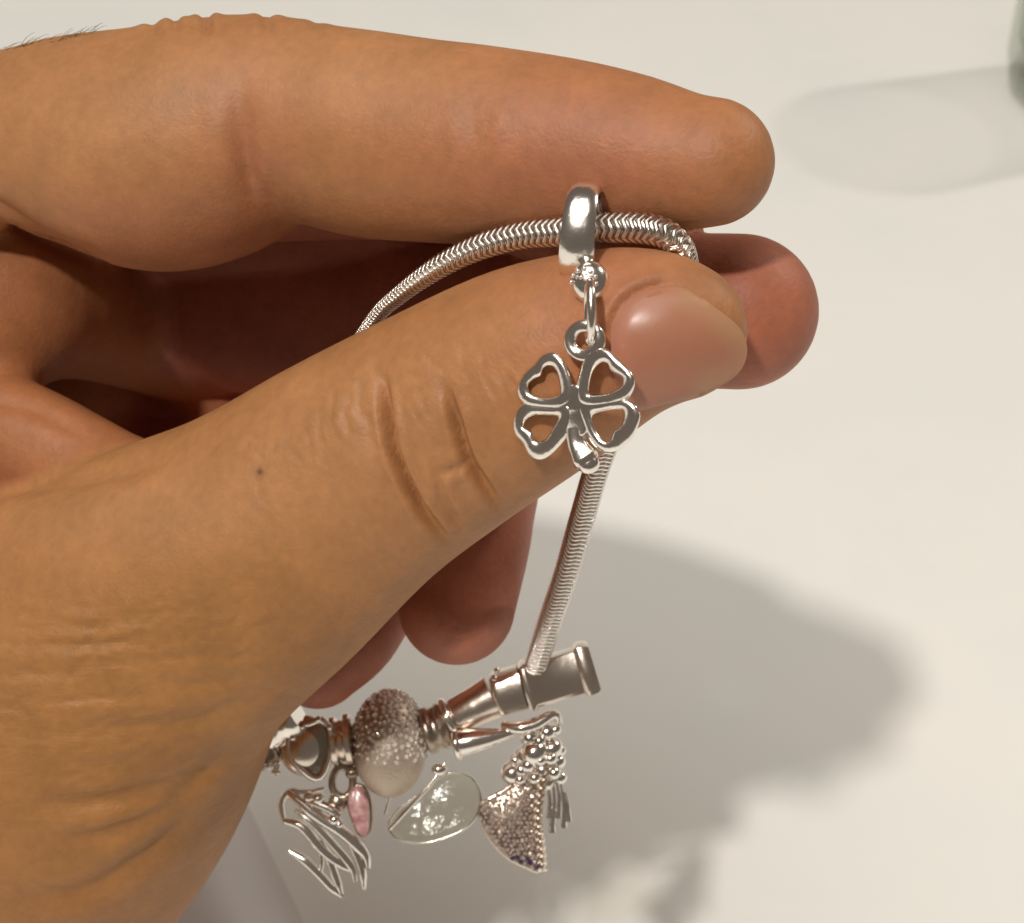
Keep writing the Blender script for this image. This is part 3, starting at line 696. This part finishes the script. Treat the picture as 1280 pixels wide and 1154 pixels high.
# cabochon bead
cab = thing('cabochon_bead', 'silver bead set with a smooth dark grey heart shaped face', 'bead', Q_(385, 975), G)
MB().ell(Q_(382, 932), np.array([pr(34), pr(38), pr(32)]), 28, 18).build('bead_body', SILVER_SOFT, cab)
hp = spline(np.array([(386, 905), (402, 900), (413, 915), (412, 945), (400, 972), (382, 965), (362, 942), (362, 918), (374, 906)], float), 36, True)
fr_ = MB().tube([Q_(u, v, 2.6) for u, v in hp], pr(4.2), True, 8).build('bezel', SILVER, cab)
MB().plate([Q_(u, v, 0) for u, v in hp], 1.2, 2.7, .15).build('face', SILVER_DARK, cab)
dots = MB()
for (u, v) in ((398, 899), (412, 909), (372, 914), (378, 908), (366, 922)): dots.ell(Q_(u, v, 3.1), pr(4), 10, 8)
dots.build('studs', SILVER, cab)
# tilted band bead, partly behind the palm
bd = thing('band_bead', 'tilted polished silver band bead half hidden behind the palm', 'bead', Q_(330, 925, -2), G)
MB().lathe(Q_(330, 916, 1), Q_(372, 892, 2), [(0, pr(10)), (0, pr(22)), (.1, pr(26)), (.35, pr(25)), (.5, pr(22)), (.65, pr(25)), (.9, pr(26)), (1, pr(22)), (1, pr(8))], 30).build('band', SILVER, bd)
st = MB()
for _ in range(60):
    st.gem(Q_(rng.uniform(292, 352), 0, 0)*0+Q_(*(lambda u: (u, 925+(u-300)*.42+rng.uniform(-4, 26)))(rng.uniform(290, 350)), rng.uniform(-1, 1.5)), pr(4), rng.normal(0, .5, 3)+np.array([0, .3, 1]))
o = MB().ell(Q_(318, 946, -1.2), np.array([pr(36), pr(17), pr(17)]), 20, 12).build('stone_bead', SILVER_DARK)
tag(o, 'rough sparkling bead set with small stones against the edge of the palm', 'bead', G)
st.build('stones', CRYSTAL, o, smooth=False)['kind'] = 'stuff'

# ------------------------------------------------------------------ dangling charms
G2 = 'charms dangling from the bracelet'
# feather of wire strands
fe = thing('feather_charm', 'openwork silver feather made of slanting wire strands', 'charm', Q_(425, 1118), G2)
def strand(pts, r0, r1, m=SILVER, nm='strand'):
    q = spline(np.array([Q_(u, v, z) for u, v, z in pts]), 22)
    MB().tube(q, np.interp(np.linspace(0, 1, 22), [0, .25, .8, 1], [r0*.6, r0, r0*.9, r1])*1.15, seg=10).build(nm, m, fe)
strand([(405, 985, 0), (385, 990, .5), (362, 990, .8), (352, 1005, .8), (356, 1030, .6)], pr(3.5), pr(2))
strand([(360, 990, .8), (372, 1000, 1), (400, 1022, 1.2), (430, 1042, 1.2), (456, 1068, 1), (460, 1085, .8)], pr(7), pr(3))
strand([(356, 1026, .6), (378, 1034, .8), (402, 1062, .9), (425, 1080, .8), (440, 1088, .6)], pr(5.5), pr(2.5))
strand([(368, 1012, .8), (392, 1030, 1), (420, 1060, 1), (440, 1085, .8), (444, 1102, .6)], pr(5), pr(2.5))
strand([(362, 1064, .2), (380, 1075, .4), (398, 1092, .5), (415, 1110, .4), (428, 1120, .2)], pr(5), pr(2.5))
strand([(400, 1050, .6), (412, 1075, .6), (420, 1098, .5), (427, 1118, .3)], pr(5), pr(2.5))
strand([(420, 1030, 1), (438, 1052, 1), (452, 1086, .8), (455, 1112, .5)], pr(5), pr(2.2))
strand([(385, 1000, 1), (410, 1010, 1.3), (425, 1020, 1.4)], pr(6), pr(3))
strand([(392, 1040, .4), (402, 1070, .4), (400, 1096, .3)], pr(3), pr(1.6))
jd = MB()
for (u, v, r) in ((398, 998, 8), (386, 996, 7), (418, 1024, 8), (424, 1030, 6)): jd.ell(Q_(u, v, 1.4), pr(r), 10, 8)
jd.build('quill_joint', SILVER, fe)
# pink drop
pk = thing('pink_charm', 'narrow pink enamel drop on a dark silver bail', 'charm', Q_(455, 1045), G2)
q = spline(np.array([(440, 985), (452, 983), (461, 1000), (463, 1025), (460, 1042), (450, 1042), (441, 1022), (436, 1002)], float), 30, True)
MB().plate([Q_(u, v, .6) for u, v in q], -.7, 1.2, .35).build('drop', PINK, pk)
MB().tube([Q_(u, v, .7) for u, v in q], pr(3.2), True, 8).build('setting', SILVER_DARK, pk)
bl = MB().tube([Q_(428+13*math.cos(a), 978+19*math.sin(a), .8) for a in np.linspace(0, 2*math.pi, 25)[:-1]], pr(5), True, 8)
bl.ell(Q_(422, 1003, .5), np.array([pr(12), pr(14), pr(9)])); bl.ell(Q_(440, 966, .8), np.array([pr(9), pr(8), pr(7)])); bl.build('bail', SILVER_DARK, pk)
# clear crystal heart
ht = thing('crystal_charm', 'clear colourless crystal heart with a thin silver rim', 'charm', Q_(500, 1052), G2)
hq = spline(np.array([(548, 972), (572, 966), (594, 978), (601, 1003), (588, 1030), (560, 1046), (525, 1054), (495, 1048), (486, 1030), (500, 1010), (528, 990)], float), 44, True)
MB().plate([Q_(u, v, 0) for u, v in hq], -1.2, 1.4, .8).build('crystal', CLEARC, ht)
MB().tube([Q_(u, v, .3) for u, v in hq], pr(1.7), True, 8).build('rim', SILVER, ht)
wr_ = MB().tube(spline(np.array([Q_(556, 955, 1), Q_(540, 978, 1.4), Q_(520, 1000, 1.5), Q_(498, 1024, 1.2), Q_(487, 1036, .8)]), 20), pr(3), seg=8)
wr_.ell(Q_(549, 962, 1.2), np.array([pr(10), pr(8), pr(7)])); wr_.tube(spline(np.array([Q_(492, 985, 0), Q_(486, 1000, .2), Q_(481, 1018, .2)]), 10), pr(1.8), seg=6); wr_.build('bail', SILVER, ht)
# silver horn
hn = thing('horn_charm', 'smooth shiny silver horn lying under the tapered bead', 'charm', Q_(600, 940, 2), G2)
MB().lathe(Q_(570, 930, 2.2), Q_(650, 914, 2.2), [(0, pr(6)), (0, pr(15)), (.06, pr(17)), (.3, pr(15.5)), (.6, pr(11)), (.85, pr(6)), (1, pr(2.5))], 26).build('horn', SILVER, hn)
a_ = np.array(Q_(571, 930, 2.2)); d_ = np.array(Q_(650, 914, 2.2))-a_; d_ /= np.linalg.norm(d_); b1_ = np.cross(d_, [0, 0, 1.]); b1_ /= np.linalg.norm(b1_); c1_ = np.cross(b1_, d_)
MB().tube([a_+pr(16)*(b1_*math.cos(t)+c1_*math.sin(t)) for t in np.linspace(0, 2*math.pi, 33)[:-1]], pr(4.5), True, 10).build('rim', SILVER, hn)
# fan charm with beads, rope and tassel
fn = thing('fan_charm', 'silver fan charm with brown stones, bead cluster, twisted cord and tassel', 'charm', Q_(668, 1088), G2)
arm = MB().tube(spline(np.array([Q_(628, 905, 2), Q_(645, 910, 2.6), Q_(668, 906, 2.6), Q_(692, 893, 2), Q_(700, 905, 1.6)]), 26), np.interp(np.linspace(0, 1, 26), [0, .3, .7, 1], [pr(5), pr(9), pr(8), pr(4)]), seg=10).build('hanger', SILVER, fn)
for (u, v, r, z) in ((641, 966, 12, .5), (655, 945, 10, 1.2), (668, 940, 14, 1.8), (690, 935, 11, 1.2), (684, 915, 9, 1.6), (662, 922, 9, 1.6), (697, 952, 8, .6), (652, 962, 8, 1.2), (678, 962, 10, 1.4), (700, 972, 7, .6), (694, 912, 6, 1.8), (645, 950, 7, .8), (684, 978, 8, .8), (674, 926, 7, 2.2), (660, 956, 8, 2), (688, 948, 7, 2.2), (668, 972, 7, 2), (692, 966, 7, 1.8), (650, 974, 6, 1.6), (676, 950, 6, 2.6), (700, 938, 6, 1)):
    MB().ell(Q_(u, v, z), pr(r*1.28), 16, 10).build('ball', SILVER, fn)
fq = np.array([(651, 975), (628, 990), (601, 1006), (603, 1028), (616, 1052), (636, 1072), (658, 1083), (674, 1088), (677, 1060), (674, 1020), (670, 985)], float)
fq = spline(fq, 50, True)
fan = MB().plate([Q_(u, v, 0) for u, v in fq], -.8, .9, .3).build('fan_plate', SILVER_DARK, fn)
MB().tube([Q_(u, v, .3) for u, v in fq], pr(3), True, 8).build('rim', SILVER_SOFT, fn)
g1_ = MB(); g2_ = MB()
def inside(p_, poly):
    x, y = p_; r = False; j = len(poly)-1
    for i in range(len(poly)):
        if (poly[i][1] > y) != (poly[j][1] > y) and x < (poly[j][0]-poly[i][0])*(y-poly[i][1])/(poly[j][1]-poly[i][1])+poly[i][0]: r = not r
        j = i
    return r
for iy in range(20):
    for ix in range(14):
        u = 602+ix*6+(iy % 2)*3; v = 978+iy*5.6
        if inside((u, v), fq): (g2_ if (v > 1070 and rng.random() < .45) or rng.random() < .0 else g1_).gem(Q_(u+rng.normal(0, .8), v+rng.normal(0, .8), 1.0), pr(rng.uniform(2.4, 3.6)), rng.normal(0, .35, 3)+np.array([0, .1, 1]))
BROWNST = metal('brown_stone', (.60, .49, .43), .18, 0, 1500, .55); 
x = g1_.build('stones', BROWNST, fan, smooth=False); x['kind'] = 'stuff'
x = g2_.build('purple_stones', PURPLE, fan, smooth=False); x['kind'] = 'stuff'
for ph in (0, math.pi):
    ce = spline(np.array([Q_(686, 955, 2.2), Q_(676, 985, 2.2), Q_(672, 1020, 1.8), Q_(676, 1060, 1.4), Q_(678, 1088, 1)]), 60)
    tw = np.array([[math.cos(ph+i*.75)*pr(3.4), 0, math.sin(ph+i*.75)*pr(3.4)] for i in range(60)])
    MB().tube(ce+tw, pr(3.2), seg=6).build('cord', SILVER_SOFT, fn)
for i, (u, v0, v1) in enumerate(((686, 972, 1022), (692, 968, 1030), (698, 975, 1022), (704, 980, 1034), (709, 990, 1026), (688, 990, 1040))):
    MB().tube(spline(np.array([Q_(u-3, v0, 1), Q_(u+1, (v0+v1)/2, 1.2), Q_(u+rng.uniform(-2, 3), v1, 1)]), 14), np.interp(np.linspace(0, 1, 14), [0, .7, 1], [pr(1.6), pr(2.8), pr(4.6)]), seg=10).build('tassel_strand', SILVER, fn)

# ------------------------------------------------------------------ glass tumbler on the table
gl = bpy.data.objects.new('drinking_glass', None); COL.objects.link(gl); gl.location = g0
tag(gl, 'clear drinking glass with a thick base standing on the white table', 'glass')
def rev(prof, seg=64):
    V = []; F = []
    for r, z in prof:
        for k in range(seg): a = 2*math.pi*k/seg; V.append((g0[0]+r*math.cos(a), g0[1]+r*math.sin(a), z))
    for i in range(len(prof)-1):
        for k in range(seg): F.append((i*seg+k, i*seg+(k+1) % seg, (i+1)*seg+(k+1) % seg, (i+1)*seg+k))
    return np.array(V), F
R0 = .0360
v_, f_ = rev([(.0005, .0008), (R0*.72, .0008), (R0*.86, .003), (R0*.95, .008), (R0, .016), (R0*1.02, .045), (R0*1.03, GH-.001), (R0*1.02, GH), (R0*.985, GH), (R0*.975, GH-.002), (R0*.96, .05), (R0*.93, .022), (R0*.80, .014), (R0*.4, .0105), (.0005, .010)])
link_mesh('tumbler', v_, f_, GLASS, gl)

# ------------------------------------------------------------------ sheet of paper curling on the table under the hand
e0 = table_pt(284, 955); e1 = table_pt(392, 1180); ed_ = (e1-e0)/np.linalg.norm(e1-e0); e0 = e0-ed_*.012; e1 = e1+ed_*.05
nrm = np.array([-ed_[1], ed_[0], 0]); 
if nrm[0] > 0: nrm = -nrm
V_ = []; F_ = []; nu, nvv = 40, 8; t_ = .0006
LL = np.linalg.norm(e1-e0)
for i in range(nu+1):
    s = i/nu*.075
    z = .0008+.0150*(1/(1+math.exp(-(s-.0085)/.0024)))-.0150/(1+math.exp(.0085/.0024))
    for j in range(nvv+1): p_ = e0+ed_*LL*j/nvv+nrm*s; V_.append((p_[0], p_[1], z))
nn_ = len(V_); V_ += [(a, b_, c_-t_) for a, b_, c_ in V_]
for i in range(nu):
    for j in range(nvv):
        a = i*(nvv+1)+j; q = (a, a+1, a+nvv+2, a+nvv+1); F_.append(q[::-1]); F_.append(tuple(x+nn_ for x in q))
for i in range(nu):
    for j in (0, nvv): a = i*(nvv+1)+j; b_ = a+nvv+1; F_.append((a, b_, b_+nn_, a+nn_))
for j in range(nvv):
    for i in (0, nu): a = i*(nvv+1)+j; F_.append((a, a+1, a+1+nn_, a+nn_))
o = link_mesh('paper_sheet', np.array(V_), F_, PAPER); tag(o, 'curled sheet of off white paper lying on the table under the wrist', 'paper')
print('front chk', [(u, v, round(front(u, v), 1)) for u, v in ((700, 290), (620, 307), (540, 346), (800, 285), (717, 507), (731, 427), (736, 352), (850, 430), (780, 440), (900, 440))])
